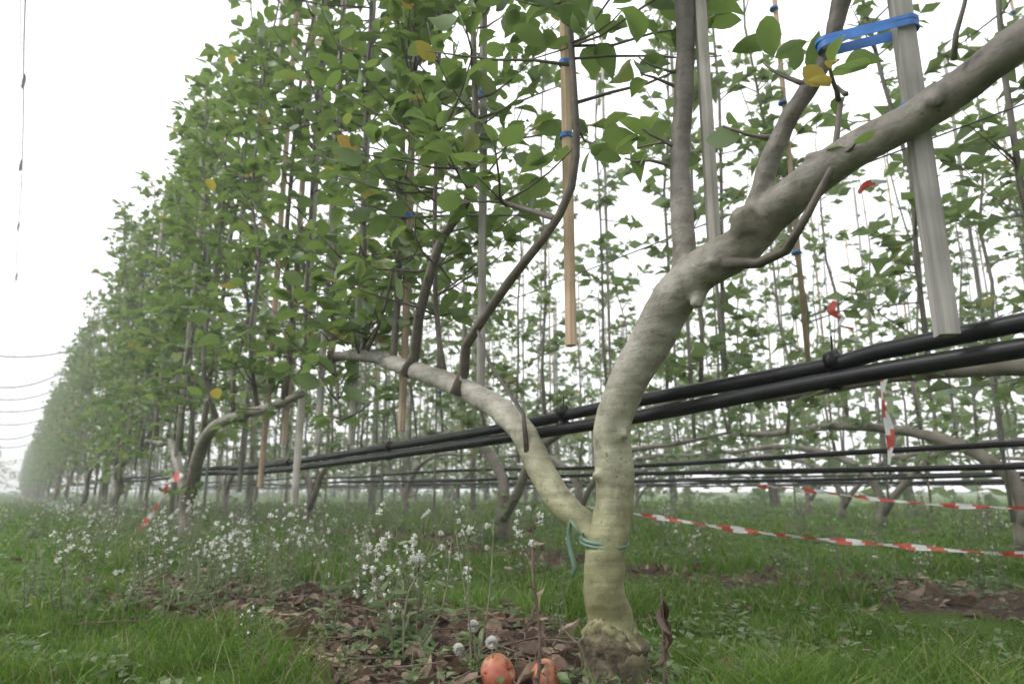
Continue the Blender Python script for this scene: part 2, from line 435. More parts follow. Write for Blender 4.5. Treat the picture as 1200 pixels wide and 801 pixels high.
# rootstock: rough swollen base below the graft, with the ragged bark lip
mb = MB()
V, F = [], []
nn, nr = 72, 22
for k in range(nr):
    t = k / (nr - 1); z = -.03 + t * .105
    rb = .060 - .012 * min(1, t * 1.6) + .003 * math.sin(t * 9)
    if t > .9: rb = .044 - (t - .9) * .11
    for i in range(nn):
        a = i / nn * 2 * math.pi
        q = Vector((math.cos(a) * 2.2, math.sin(a) * 2.2, z * 22))
        rr = rb + .0075 * mn.noise(q * .8) + .0045 * mn.noise(q * 2.5) + .003 * mn.noise(q * 6)
        V.append((.77 + rr * math.cos(a), .808 + rr * math.sin(a), z + .010 * math.sin(a * 2 + 1) * t + .006 * mn.noise(q * 3) * t))
for k in range(nr - 1):
    for i in range(nn):
        j = (i + 1) % nn
        F.append((k * nn + i, k * nn + j, (k + 1) * nn + j, (k + 1) * nn + i))
mb.add(V, F, 1)
V, F = [], []
for i in range(nn):
    a = i / nn * 2 * math.pi
    zt = .079 + .011 * math.sin(a * 2 + 1) + rng.uniform(-.003, .004)
    for rr, z in ((.033, zt + .004), (.0405 + rng.uniform(-.001, .002), zt - .002), (.0445 + rng.uniform(-.0015, .0015), zt - .010 + rng.uniform(-.004, .003)), (.040, zt - .018)):
        V.append((.77 + rr * math.cos(a), .813 + rr * math.sin(a), z))
for i in range(nn):
    for k in range(3):
        j = (i + 1) % nn
        F.append((i * 4 + k, j * 4 + k, j * 4 + k + 1, i * 4 + k + 1))
mb.add(V, F, 0)
mb.obj('rootstock_and_graft', [plain('graft_bark', (.21, .20, .10), .85, .4, 90), M_stump], parent=main)

mb = MB()
br = [
 [(1480, 555, 17), (1456, 600, 14), (1411, 688, 12.2), (1296, 847, 10.8), (1223, 905, 8.5), (1190, 1060, 8), (1180, 1400, 7), (1190, 2000, 5), (1180, 2600, 3)],
 [(1240, 480, 15), (1228, 530, 12.5), (1196, 578, 10.7), (1027, 676, 9), (895, 771, 7.7), (850, 870, 7), (835, 1050, 6), (850, 1500, 5), (840, 2300, 3)],
 [(905, 765, 6), (921, 777, 6), (1000, 820, 6), (1120, 897, 6), (1394, 1149, 5.5), (1500, 1400, 5), (1540, 2000, 3.5)],
 [(545, 580, 9), (500, 571, 7), (451, 571, 6.3), (413, 605, 5), (386, 661, 4), (370, 740, 3)],
 [(1600, 600, 10), (1610, 900, 9), (1590, 1500, 7), (1600, 2900, 3)],
 [(1800, 650, 11), (1830, 800, 10), (1850, 1400, 8), (1840, 3000, 3)],
 [(2050, 690, 9), (2080, 900, 9), (2100, 1500, 7), (2110, 3000, 3)],
 [(2300, 690, 9), (2350, 900, 8), (2330, 1500, 7), (2340, 2900, 3)],
 [(1334, 540, 8), (1380, 620, 7), (1390, 900, 6), (1370, 1700, 5), (1380, 2800, 3)],
 [(990, 350, 5), (1015, 420, 4), (1100, 520, 3.5), (1150, 620, 3)],
 [(60, 760, 12), (40, 1000, 10), (50, 2700, 4)],
 [(-250, 800, 12), (-260, 1200, 10), (-240, 2700, 4)],
 [(-550, 800, 12), (-560, 1200, 10), (-550, 2700, 4)],
 [(1712, 655, 7), (1690, 700, 5), (1600, 760, 4), (1540, 860, 3)],
 [(2000, 700, 7), (1960, 620, 5), (1900, 540, 4), (1840, 480, 2.5)],
]
paths = []
for i, b in enumerate(br):
    P, R = yz(b, .745 if i in (0, 1, 2, 3, 9, 13, 14) else .77, .012)
    p, r = catmull(P, R, .05); tube(mb, p, r, 9, 0, .05); paths.append(p)
mb.obj('branches', [M_branch], parent=main)

mb = MB()
def dress(path, zlo, zhi, n, Lr=(.07, .34), ls=.064, nl=7, side=None, yl=.02):
    c = path[(path[:, 2] > zlo) & (path[:, 2] < zhi)]
    for _ in range(n):
        q = c[rng.integers(len(c))] + rng.normal(0, .004, 3)
        a = rng.uniform(0, 2 * np.pi)
        if side is not None: a = rng.normal(side, .8)
        shoot(mb, q, (math.cos(a), math.sin(a), rng.uniform(-.25, .6)), rng.uniform(*Lr), True, 0, 1, ls, nl + rng.integers(-2, 3), yl=yl)
dress(paths[0], .74, 2.6, 54)
dress(paths[1], .82, 2.3, 44)
dress(paths[2], .82, 2.0, 46)
dress(paths[4], .68, 2.9, 56)
dress(paths[5], .62, 3.0, 68)
dress(paths[6], .62, 3.0, 74)
dress(paths[7], .62, 2.9, 74)
dress(paths[8], .68, 2.8, 56)
dress(paths[13], .66, 2.8, 6, Lr=(.05, .15)); dress(paths[14], .45, 2.8, 8, Lr=(.05, .15), nl=5)
dress(p_u1, .90, 2.6, 24, side=math.pi / 2, yl=0)
dress(p_u1, .72, .95, 5, Lr=(.05, .12), nl=4, side=math.pi / 2, yl=0)
dress(p_u2, .95, 2.2, 14, nl=4, yl=0)
dress(p_u2, .70, .84, 2, Lr=(.04, .08), nl=2, side=.5, yl=0)
dress(paths[3], .64, .75, 3, Lr=(.03, .06), nl=2, yl=.4, ls=.04)
for i in (10, 11, 12): dress(paths[i], .95, 2.7, 22, yl=0)
for q, d, L in [((.745, .245, .72), (-.1, -.1, 1), .11), ((.75, .46, .73), (-.1, 1, .3), .07), ((.75, .41, .78), (-.1, .9, .6), .07), ((.77, .62, .80), (-.3, 1, .1), .08)]:
    shoot(mb, q, d, L, True, 0, 1, .052, 3, yl=0)
mb.obj('foliage', [M_branch, M_leaf, M_yleaf], parent=main)

def band(mb, pts, h, r, mat=0):
    """closed strap round a set of stems at height z"""
    pts = np.array(pts)[:, :3]; c = pts.mean(0)
    out = []
    for a in np.linspace(0, 2 * np.pi, 28, endpoint=False):
        d = np.array([math.cos(a), math.sin(a), 0])
        best = max(pts, key=lambda q: np.dot(q[:2], d[:2]))
        out.append(best + d * r)
    out = np.array(out); n = len(out)
    V = np.vstack([out + [0, 0, -h / 2], out + [0, 0, h / 2], (out - c) * .96 + c + [0, 0, h / 2], (out - c) * .96 + c + [0, 0, -h / 2]])
    F = []
    for k in range(4):
        for i in range(n):
            j = (i + 1) % n
            F.append((k * n + i, k * n + j, ((k + 1) % 4) * n + j, ((k + 1) % 4) * n + i))
    mb.add(V, F, mat)
mb = MB()
band(mb, [(.757, .378, .818), (.80, .306, .820)], .009, .0135)
band(mb, [(.757, .380, .8255), (.80, .306, .8265)], .005, .0140)
band(mb, [(.79, .302, .705)], .012, .0215)
for z in (.96, 1.12, 1.55): band(mb, [(.80, .929, z)], .009, .0125)
for z in (.86, 1.02, 1.5): band(mb, [(.795, 1.60, z)], .012, .017)
for z in (1.2, 1.45): band(mb, [(.795, 1.23, z)], .011, .015)
for z in (.95, 1.3): band(mb, [(.795, 1.918, z)], .013, .018)
mb.obj('blue_ties', [M_blue], smooth=False, parent=main)
mb = MB()
for dz in (0, .006):
    q = []
    for a in np.linspace(0, 2 * np.pi * 1.02, 40):
        q.append((.77 + .0345 * math.cos(a), .822 + .038 * math.sin(a), .203 + dz + .008 * math.sin(a + .6)))
    tube(mb, q, [.0036] * 40, 6, 0)
q = [(.731, .835, .214), (.727, .85, .235), (.728, .857, .22), (.730, .856, .19), (.733, .85, .165), (.73, .853, .15)]
p, r = catmull(q, [.003, .0035, .004, .005, .005, .002], .01); tube(mb, p, r, 6, 0)
mb.obj('green_tie', [M_gtie], parent=main)

mb = MB()
po = [(600, 622, 10.5, 0), (308, 444, 11.0, 0), (929, 540, 10.5, 1), (1600, 431, 10.5, 1), (1230, 451, 9.5, 0), (1918, 415, 11, 0), (2200, 431, 11, 0), (2545, 450, 12, 1), (2388, 238, 13, 0), (2805, 297, 12, 1), (-60, 450, 12, 0), (-400, 450, 12, 0)]
for y, z, r, m in po:
    seg = 4 if y == 308 else 8
    z /= 1000
    zz = [z, z + .6, 1.8, 3.0]
    tube(mb, [(.80 + .003 * math.sin(i * 2.1), y / 1000 + .003 * math.sin(i * 1.3 + y), q) for i, q in enumerate(zz)], [r / 1000 * (1.25 if seg == 4 else 1)] * 4, seg, m, .03)
mb.obj('stakes', [M_stake, M_bamboo, M_blue], smooth=False, parent=trellis)
mb = MB()
for x in ROW[:4]:
    for z in (.68, 1.25, 1.9, 2.6):
        ys = np.arange(-6, 61, 3.3)
        tube(mb, [(x + .045, yy, z - .02 * (i % 2)) for i, yy in enumerate(ys)], [.0011] * len(ys), 4, 0)
mb.obj('wires', [M_wire], parent=trellis)
mb = MB()
for r, x in enumerate(ROW):
    for y in np.arange(8.7, 64 if r == 0 else 18, 8.5):
        tube(mb, [(x + .06, y, 0), (x + .06, y, 3.35)], [.045, .04], 10, 0)
for y in np.arange(36, 62, 8.5): tube(mb, [(-.98, y, 0), (-.98, y, 3.35)], [.045, .04], 10, 0)
mb.obj('posts', [M_stake], parent=trellis)

# ------------------------------------------------------------------ irrigation pipes
mb = MB()
pU = [(-3000, 470, 11.5), (-1000, 458, 11.5), (249, 454, 11.3), (455, 440, 11.3), (881, 428, 11.3), (1166, 414, 11.3), (1838, 400, 11.3), (2900, 385, 11.3), (4099, 398, 11.3)]
pL = [(-3000, 440, 11.5), (-1000, 430, 11.5), (253, 425, 11.3), (781, 402, 11.3), (1166, 390, 11.3), (1836, 375, 11.3), (2900, 360, 11.3), (4099, 372, 11.3)]
for xx, l in ((.845, pU), (.835, pL)):
    l = l + [(a * 1000, l[-1][1] + (8 if i % 2 else -8), 11.3) for i, a in enumerate(np.arange(6, 60, 3))]
    P = [(xx, a / 1000, b / 1000) for a, b, c in l]
    p, r = catmull(P, [.0108] * len(P), .08); tube(mb, p, r, 14, 0)
for y, z in ((.46, .432), (1.0, .415), (1.75, .39), (2.6, .375), (-.4, .44)):
    for dz in (.013, -.013):
        tube(mb, [(.84, y - .006, z + dz), (.84, y + .006, z + dz - .0005)], [.0130, .0130], 12, 0)
    tube(mb, [(.84, y, z + .01), (.842, y, z + .045)], [.0018, .0013], 5, 0)
mb.obj('irrigation_pipe', [M_pipe])
for k, x in enumerate(ROW[1:]):
    mb = MB()
    for z in (.405, .355):
        ys = np.arange(-4, 40, 1.6)
        P = [(x + .05 + .01 * math.sin(y), y, z + .012 * math.sin(y * 1.9 + k + z * 30)) for y in ys]
        p, r = catmull(P, [.0095] * len(P), .4); tube(mb, p, r, 8, 0)
    mb.obj('irrigation_pipe', [M_pipe])

# ------------------------------------------------------------------ overhead cables
mb = MB()
ys = np.linspace(-3, 80, 60)
tube(mb, [(-.30 + .01 * math.sin(y), y, 3.4 - .05 * abs(math.sin(y * .37))) for y in ys], [.005] * 60, 5, 0)
tube(mb, [(-.33 + .01 * math.sin(y * 1.2), y, 3.38 - .05 * abs(math.sin(y * .37 + .4))) for y in ys], [.0028] * 60, 5, 0)
for y in (2.15, 2.35, 3.4, 4.6, 6.0, 7.7, 9.6, 12):
    tube(mb, [(-.30, y, 3.40), (-.30, y, 3.36), (-.302, y, 3.30), (-.302, y, 3.29)], [.009, .014, .010, .004], 8, 0)
    tube(mb, [(-.30, y - .05, 3.385), (-.30, y + .05, 3.385)], [.008, .008], 6, 0)
for y in (17.5, 21, 25, 30, 36, 44, 54):
    P = []
    sag = 1.6 + .5 * math.sin(y)
    for t in np.linspace(0, 1, 17):
        P.append((-1.75 + 2.5 * t, y, 3.3 - sag * t * (1 - t)))
    tube(mb, P, [.007 + y * .0006] * 17, 5, 0)
mb.obj('overhead_cable', [M_wire])

# ------------------------------------------------------------------ barrier tape
def tape(pts, w, stripe=.055, twist=1.0):
    p, _ = catmull(pts, [0] * len(pts), .009)
    n = len(p); L = np.concatenate([[0], np.cumsum(np.linalg.norm(np.diff(p, axis=0), axis=1))])
    mb = MB(); V = []
    for i in range(n):
        a = .6 * math.sin(L[i] * 9 * twist) + .5 * math.sin(L[i] * 23)
        T = p[min(i + 1, n - 1)] - p[max(i - 1, 0)]; T /= np.linalg.norm(T) + 1e-9
        u = np.array([0, 0, 1.]) if abs(T[2]) < .8 else np.array([1, -1, 0.]) / 1.414
        u = u - T * np.dot(u, T); u /= np.linalg.norm(u); s = np.cross(T, u)
        d = u * math.cos(a) + s * math.sin(a)
        ww = w * (.65 + .35 * math.sin(L[i] * 31 + math.sin(L[i] * 7)))
        b = s * .004 * math.sin(L[i] * 60)
        V += [p[i] - d * ww / 2, p[i] + b, p[i] + d * ww / 2]
    F, M = [], []
    for i in range(n - 1):
        for j in range(2):
            F.append((3 * i + j, 3 * i + j + 1, 3 * i + j + 4, 3 * i + j + 3))
            M.append(int((L[i] + (j - .5) * w * .6) / stripe) % 2)
    mb.v.append(np.array(V)); mb.n = len(V); mb.f = F; mb.m = M
    return mb.obj('barrier_tape', [M_red, M_white])
tape([(1.78, 2.15, .235), (1.87, 1.83, .20), (2.1, 1.45, .142), (2.3, 1.08, .112), (2.44, .82, .10), (2.6, .45, .12)], .022, .045)
tape([(2.3, 1.6, .30), (2.3, 1.45, .29), (2.3, 1.1, .25), (2.3, .765, .235), (2.32, .3, .25)], .016, .045)
tape([(2.20, 1.0, .63), (2.19, 1.03, .645), (2.18, 1.045, .56), (2.19, 1.04, .45), (2.18, 1.05, .36)], .026)
tape([(2.06, 1.10, .87), (2.05, 1.11, .84), (2.06, 1.08, .81), (2.05, 1.09, .79), (2.06, 1.05, .77)], .026)
tape([(2.06, .99, 1.20), (2.05, .95, 1.215), (2.06, .90, 1.205)], .022)
tape([(.62, 4.5, .08), (.63, 4.3, .12), (.66, 4.1, .24), (.67, 4.0, .33), (.70, 3.8, .36)], .05, .08)

# ------------------------------------------------------------------ ground
def nz(x, y, s, o=0): return mn.noise(Vector((x * s + o, y * s - o, o * .37)))
def soilmask(x, y):
    if x < -.5 or x > 12: return 0.0
    c = (.60 if x < 1.4 else (1.98 if x < 3 else ROW[min(5, max(0, int(round((x - .7) / 1.6))))] - .1))
    c += nz(y, 0, .9, 61) * .22
    hw = .30
    n = nz(x, y, 1.7, 3) * .40 + nz(x, y, 5.5, 8) * .28 + nz(x, y, 16, 5) * .12
    v = (hw - abs(x - c)) / .22 + n * 3.8 - .55
    if x < 1.4:
        v += 1.9 * math.exp(-((x - .50) ** 2 / .08 + (y - 1.2) ** 2 / .42)) - 1.6 * math.exp(-((x - .9) ** 2 + (y - .7) ** 2) / .03)
        if y > 2.4: v -= .5
    elif x < 3: v += .55
    return min(1, max(0, v))
def gz(x, y):
    return nz(x, y, 1.1, 1) * .018 + nz(x, y, 4, 2) * .009
n = 400
u = np.linspace(-1, 1, n)
gx = 1.3 + 900 * np.sinh(8.2 * u) / np.sinh(8.2)
gy = 2.2 + 900 * np.sinh(8.2 * u) / np.sinh(8.2)
V = np.zeros((n * n, 3)); att = np.zeros(n * n)
for j in range(n):
    for i in range(n):
        x, y = gx[i], gy[j]; k = j * n + i
        if abs(x) < 20 and abs(y) < 60:
            s = soilmask(x, y)
            z = gz(x, y) + s * (nz(x, y, 22, 4) * .012 + nz(x, y, 9, 6) * .014)
        else: s = 0; z = 0
        V[k] = (x, y, z); att[k] = s
me = bpy.data.meshes.new('ground')
idx = np.arange(n * n).reshape(n, n)
F = np.stack([idx[:-1, :-1], idx[:-1, 1:], idx[1:, 1:], idx[1:, :-1]], -1).reshape(-1, 4)
me.from_pydata(V.tolist(), [], F.tolist())
a = me.attributes.new('soil', 'FLOAT', 'POINT'); a.data.foreach_set('value', att)
me.polygons.foreach_set('use_smooth', [True] * len(F))
ground = bpy.data.objects.new('ground', me); COL.objects.link(ground)
m, nt, out = new_mat('ground_soil_and_turf')
at = N(nt, 'ShaderNodeAttribute', attribute_name='soil')
tc = N(nt, 'ShaderNodeTexCoord')
n1 = N(nt, 'ShaderNodeTexNoise'); n1.inputs['Scale'].default_value = 45; n1.inputs['Detail'].default_value = 9; n1.inputs['Roughness'].default_value = .7
nt.links.new(tc.outputs['Object'], n1.inputs['Vector'])
n2 = N(nt, 'ShaderNodeTexNoise'); n2.inputs['Scale'].default_value = 3.5; n2.inputs['Detail'].default_value = 6
nt.links.new(tc.outputs['Object'], n2.inputs['Vector'])
soil = ramp(nt, [(.3, (.035, .025, .018)), (.5, (.09, .064, .046)), (.68, (.17, .125, .095))], n1.outputs['Fac'])
gr = ramp(nt, [(.3, (.03, .06, .008)), (.5, (.055, .11, .016)), (.7, (.09, .155, .03))], n1.outputs['Fac'])
gr2 = mixc(nt, n2.outputs['Fac'], gr.outputs[0], (.08, .135, .02))
c = mixc(nt, at.outputs['Fac'], gr2, soil.outputs[0])
p = N(nt, 'ShaderNodeBsdfPrincipled'); p.inputs['Roughness'].default_value = .95; p.inputs['Specular IOR Level'].default_value = .15
nt.links.new(c, p.inputs['Base Color'])
b = N(nt, 'ShaderNodeBump'); b.inputs['Strength'].default_value = .9; b.inputs['Distance'].default_value = .014
nt.links.new(n1.outputs['Fac'], b.inputs['Height']); nt.links.new(b.outputs[0], p.inputs['Normal'])
nt.links.new(p.outputs[0], out.inputs[0]); me.materials.append(m)

# ------------------------------------------------------------------ grass: one mesh
NB = 300000
d = np.exp(rng.uniform(math.log(.55), math.log(20), NB))
ang = rng.uniform(math.radians(-28), math.radians(90), NB)
bx = d * np.sin(ang); by = d * np.cos(ang)
keep = np.zeros(NB, bool); bz = np.zeros(NB)
for i in range(NB):
    s = soilmask(bx[i], by[i])
    cl = nz(bx[i], by[i], 7, 12) + .5 * nz(bx[i], by[i], 2.2, 31)
    if rng.random() > s * 1.2 - .02 and rng.random() < .60 + cl * 1.7: keep[i] = True; bz[i] = gz(bx[i], by[i]) - .003
bx, by, bz, d = bx[keep], by[keep], bz[keep], d[keep]; nb = len(bx)
tall = np.array([max(0, nz(bx[i], by[i], 2.3, 20)) + max(0, nz(bx[i], by[i], 6.5, 50)) for i in range(nb)])
hgt = rng.uniform(.006, .029, nb) * (1 + 2.2 * tall) * np.where(np.abs(bx - .7) < .45, 1.6, 1)
wid = rng.uniform(.0008, .002, nb) * np.maximum(1, d / 1.3)
az = rng.uniform(0, 2 * np.pi, nb); lean = rng.uniform(.2, 1.3, nb); la = rng.uniform(0, 2 * np.pi, nb)
w = np.stack([np.cos(az), np.sin(az), np.zeros(nb)], 1) * wid[:, None]
L = np.stack([np.cos(la), np.sin(la), np.zeros(nb)], 1) * (lean * hgt)[:, None]
Z = np.zeros((nb, 3)); Z[:, 2] = hgt
B = np.stack([bx, by, bz], 1)
GV = np.stack([B - w, B + w, B + Z * .55 + L * .3 - w * .8, B + Z * .55 + L * .3 + w * .8, B + Z * .95 + L], 1).reshape(-1, 3)
T = (np.array([[0, 1, 3], [0, 3, 2], [2, 3, 4]])[None] + (np.arange(nb) * 5)[:, None, None]).reshape(-1)
gm = bpy.data.meshes.new('grass')
gm.vertices.add(len(GV)); gm.vertices.foreach_set('co', GV.reshape(-1))
gm.loops.add(len(T)); gm.loops.foreach_set('vertex_index', T.astype(np.int32))
gm.polygons.add(len(T) // 3); gm.polygons.foreach_set('loop_start', np.arange(0, len(T), 3, dtype=np.int32))
gm.update(calc_edges=True); gm.validate()
gm.materials.append(M_grass)
go = bpy.data.objects.new('grass', gm); COL.objects.link(go)
mb = MB(); pos, dirs, sz = [], [], []
for _ in range(3600):
    dd = math.exp(rng.uniform(math.log(.7), math.log(7))); aa = rng.uniform(math.radians(-20), math.radians(85))
    x, y = dd * math.sin(aa), dd * math.cos(aa)
    if nz(x, y, 3.1, 44) < -.05: continue
    z0 = gz(x, y)
    for _k in range(rng.integers(3, 8)):
        a = rng.uniform(0, 6.28); rr = rng.uniform(0, .012)
        pos.append((x + rr * math.cos(a), y + rr * math.sin(a), z0 + rng.uniform(.004, .026))); dirs.append((math.cos(a), math.sin(a), rng.uniform(.0, .7))); sz.append(rng.uniform(.007, .022) * (1 + dd * .1))
add_leaves(mb, pos, dirs, sz, False, 0, roll=.3, wscale=1.2)
mb.obj('ground_cover', [M_weedleaf])

# ------------------------------------------------------------------ litter
mb = MB()
pos, dirs, sz = [], [], []
while len(pos) < 2300:
    q = rng.random()
    if q < .65: x, y = rng.uniform(.2, 1.0), rng.uniform(.6, 2.6)
    elif q < .9: x, y = rng.uniform(1.5, 2.5), rng.uniform(.4, 5)
    else: x, y = rng.uniform(-.2, 2.5), rng.uniform(.6, 3.5)
    if rng.random() > soilmask(x, y) + (.05 if q < .9 else .3): continue
    pos.append((x, y, gz(x, y) + rng.uniform(.004, .018))); a = rng.uniform(0, 6.28)
    dirs.append((math.cos(a), math.sin(a), rng.uniform(-.25, .4))); sz.append(rng.uniform(.010, .026) if rng.random() < .7 else rng.uniform(.03, .055))
add_leaves(mb, pos, dirs, sz, True, 0, roll=.5, curl=(-3, 4))
for _ in range(500):
    x, y = rng.uniform(.2, 1.0), rng.uniform(.6, 2.4)
    if rng.random() > soilmask(x, y) + .03: continue
    a = rng.uniform(0, 6.28); l = rng.uniform(.03, .18); z = gz(x, y) + .012
    q = np.array([x, y, z]); dd = np.array([math.cos(a), math.sin(a), rng.uniform(-.05, .14)])
    tube(mb, [q, q + dd * l * .5 + rng.normal(0, .005, 3), q + dd * l], [.002, .0017, .001], 5, 1)
for _ in range(1800):
    x, y = (rng.uniform(.2, 1.0), rng.uniform(.6, 2.6)) if rng.random() < .6 else (rng.uniform(1.5, 2.5), rng.uniform(.4, 4))
    if rng.random() > soilmask(x, y): continue
    r = rng.uniform(.002, .011); q = np.array([x, y, gz(x, y) + r * .3])
    tube(mb, [q + [0, 0, -r], q + [0, 0, -r * .3], q + [0, 0, r * .5], q + [0, 0, r]], [r * .6, r * 1.2, r, r * .35], 6, 2, .3)
mb.obj('leaf_litter', [M_dead, M_twig, M_clod], smooth=False)

def fluff(mb, c, r, mat, n=22):
    dd = rng.normal(0, 1, (n, 3)); dd /= np.linalg.norm(dd, axis=1)[:, None]
    V, F = [], []
    for i, q in enumerate(dd):
        s = np.cross(q, [.3, .5, .8]); s /= np.linalg.norm(s)
        rr = r * rng.uniform(.7, 1.05)
        V += [c, c + q * rr + s * r * .28, c + q * rr - s * r * .28]; F.append((3 * i, 3 * i + 1, 3 * i + 2))
    mb.add(V, F, mat)

mb = MB()
p, r = catmull([(.615, .80, -.01), (.62, .795, .08), (.612, .80, .17), (.618, .805, .245)], [.0028, .0024, .0018, .0008], .01); tube(mb, p, r, 6, 0)
ii = rng.integers(4, len(p), 22)
add_leaves(mb, p[ii], rand_dirs(22, -.8, .4), rng.uniform(.010, .022, 22), True, 1, wscale=.6, curl=(-3, 4))
for _ in range(12):
    e = np.array([.618, .812, .235]) + rng.normal(0, .014, 3)
    tube(mb, [p[-3], (p[-3] + e) / 2 + [0, 0, .003], e], [.0006] * 3, 3, 0); fluff(mb, e, rng.uniform(.003, .0065), 3, 24)
p, r = catmull([(.735, .675, -.01), (.728, .668, .06), (.722, .662, .12), (.720, .661, .155)], [.0028, .0024, .002, .001], .01); tube(mb, p, r, 6, 0)
add_leaves(mb, [(.722, .661, .14), (.723, .663, .13), (.725, .665, .10), (.728, .666, .08), (.728, .666, .115)], [(.2, .1, -1), (-.1, -.1, -1), (.1, -.1, -.9), (-.1, .2, -.9), (.1, -.2, -.9)], [.034, .032, .03, .026, .03], True, 2, wscale=.6, curl=(2, 4.5))
mb.obj('dried_stalks', [M_twig, M_dead, leaf_material('withered_leaf', [(0, (.05, .03, .02)), (1, (.10, .06, .04))], (.1, .07, .05), (.1, .06, .04), .7, .08), M_fluff])

# ------------------------------------------------------------------ fallen apples
m, nt, out = new_mat('apple_skin')
tc = N(nt, 'ShaderNodeTexCoord')
mp = N(nt, 'ShaderNodeMapping'); mp.inputs['Scale'].default_value = (60, 60, 8); nt.links.new(tc.outputs['Object'], mp.inputs['Vector'])
nn = N(nt, 'ShaderNodeTexNoise'); nn.inputs['Scale'].default_value = 1; nn.inputs['Detail'].default_value = 4; nt.links.new(mp.outputs[0], nn.inputs['Vector'])
r = ramp(nt, [(.3, (.32, .07, .045)), (.52, (.46, .16, .09)), (.72, (.50, .32, .17))], nn.outputs['Fac'])
nb2 = N(nt, 'ShaderNodeTexNoise'); nb2.inputs['Scale'].default_value = 40; nb2.inputs['Detail'].default_value = 4; nt.links.new(tc.outputs['Object'], nb2.inputs['Vector'])
rs = ramp(nt, [(.56, (0, 0, 0)), (.68, (1, 1, 1))], nb2.outputs['Fac'])
cc = mixc(nt, rs.outputs[0], r.outputs[0], (.18, .09, .05))
p = N(nt, 'ShaderNodeBsdfPrincipled'); p.inputs['Roughness'].default_value = .5
nt.links.new(cc, p.inputs['Base Color']); nt.links.new(p.outputs[0], out.inputs[0])
def apple(x, y, r0, tilt):
    mb = MB(); prof = []
    for t in np.linspace(0, math.pi, 18):
        rr = math.sin(t) * (1 + .08 * math.cos(t)); z = math.cos(t) * .88
        z -= .34 * math.exp(-(rr / .28) ** 2) * (1 if t < 1.5 else -.6)
        prof.append((rr, z))
    V = []
    for rr, z in prof:
        for a in np.linspace(0, 2 * np.pi, 24, endpoint=False):
            k = 1 + .03 * math.cos(5 * a) * (1 if z < 0 else .3) + .03 * math.sin(a + z)
            V.append((rr * k * math.cos(a) * r0, rr * k * math.sin(a) * r0, z * r0))
    F = [(i * 24 + j, (i + 1) * 24 + j, (i + 1) * 24 + (j + 1) % 24, i * 24 + (j + 1) % 24) for i in range(17) for j in range(24)]
    mb.add(V, F, 0)
    tube(mb, [(0, 0, r0 * .5), (.002, 0, r0 * .85), (.006, 0, r0 * 1.15)], [.0014, .0012, .0018], 6, 1)
    o = mb.obj('fallen_apple', [m, M_twig]); o.location = (x, y, gz(x, y) + r0 * .8); o.rotation_euler = tilt
apple(.615, .89, .028, (1.0, .5, .3)); apple(.665, .84, .024, (.9, -1.0, 1.2))

# ------------------------------------------------------------------ weeds
def weed(mb, h, heads, fl=.009):
    ns = rng.integers(3, 6)
    for s in range(ns):
        a = rng.uniform(0, 6.28); b = np.array([rng.normal(0, .02), rng.normal(0, .02), -.01])
        H = h * rng.uniform(.6, 1.1); lean = rng.uniform(.05, .4) * H
        tip = b + np.array([math.cos(a) * lean, math.sin(a) * lean, H])
        mid_ = (b + tip) / 2 + rng.normal(0, .012, 3)
        pp, rr = catmull([b, mid_, tip], [.0022, .0016, .0007], .03); tube(mb, pp, rr, 5, 0)
        nl = int(10 + H * 60)
        ii = (rng.random(nl) ** 1.4 * (len(pp) - 1)).astype(int)
        add_leaves(mb, pp[ii], rand_dirs(nl, -.2, .8), rng.uniform(.016, .045, nl) * (1.15 - ii / len(pp)), True, 1, wscale=.5)
        for k in range(heads):
            q = pp[int(len(pp) * rng.uniform(.55, .99))]; e = q + np.array([rng.normal(0, .022), rng.normal(0, .022), rng.uniform(.0, .035)])
            tube(mb, [q, (q + e) / 2 + [0, 0, .004], e], [.0007] * 3, 3, 0)
            fluff(mb, e, fl * rng.uniform(.3, 1.1), 2)
WM = [M_stem, M_weedleaf, M_fluff]
wv = []
for k in range(8):
    mb = MB(); weed(mb, rng.uniform(.14, .28), [6, 4, 2, 0, 3, 0, 0, 1][k]); wv.append(mb.obj('weed_mesh', WM, link=False))
weeds = empty('flowering_weeds')
def put(x, y, s=1.0, k=None):
    k = rng.integers(8) if k is None else k
    inst('weed', wv[k], (x, y, gz(x, y)), rng.uniform(0, 6.28), (s, s, s * rng.uniform(.85, 1.15)), weeds)
for x, y, s, k in [(.6, 1.15, 1.15, 0), (.61, 1.19, 1.05, 4), (.60, 1.22, 1.1, 1), (.55, 1.36, .75, 4), (.6, .93, .95, 4), (.62, 1.87, .9, 0), (.55, 1.8, .9, 4), (.5, 2.1, .9, 1), (.45, 1.95, .8, 0), (.6, 2.3, 1, 1), (.62, 2.6, 1.1, 1), (.58, 2.7, 1.2, 3), (.6, 2.9, 1, 4), (.5, 3.0, .9, 2), (.65, 3.2, 1.1, 0), (.55, 3.6, .9, 4), (.6, 3.85, 1, 1), (.84, .62, .45, 3), (.66, .93, .35, 3), (.52, .95, .35, 5), (.45, 1.05, .3, 3), (.9, 1.1, .5, 5), (.4, 1.3, .35, 6), (.38, 1.7, .5, 3), (.8, 1.3, .5, 6), (.95, .65, .35, 5), (1.1, .75, .35, 3),
                    (.68, 1.5, .8, 1), (.85, 1.6, .7, 2), (.9, 2.0, .8, 4), (.3, 2.0, .6, 1), (.25, 2.6, .6, 4), (1.0, 2.6, .9, 1), (.35, 1.25, .4, 4), (.72, 1.3, .6, 4)]:
    put(x, y, s, k)
for _ in range(340):
    y = 1.7 + 16 * rng.random() ** 1.4; put(.66 + rng.normal(0, .30), y, rng.uniform(.4, 1.05), rng.choice([0, 1, 2, 3, 3, 4, 4, 5, 5, 6, 6, 7, 7]))
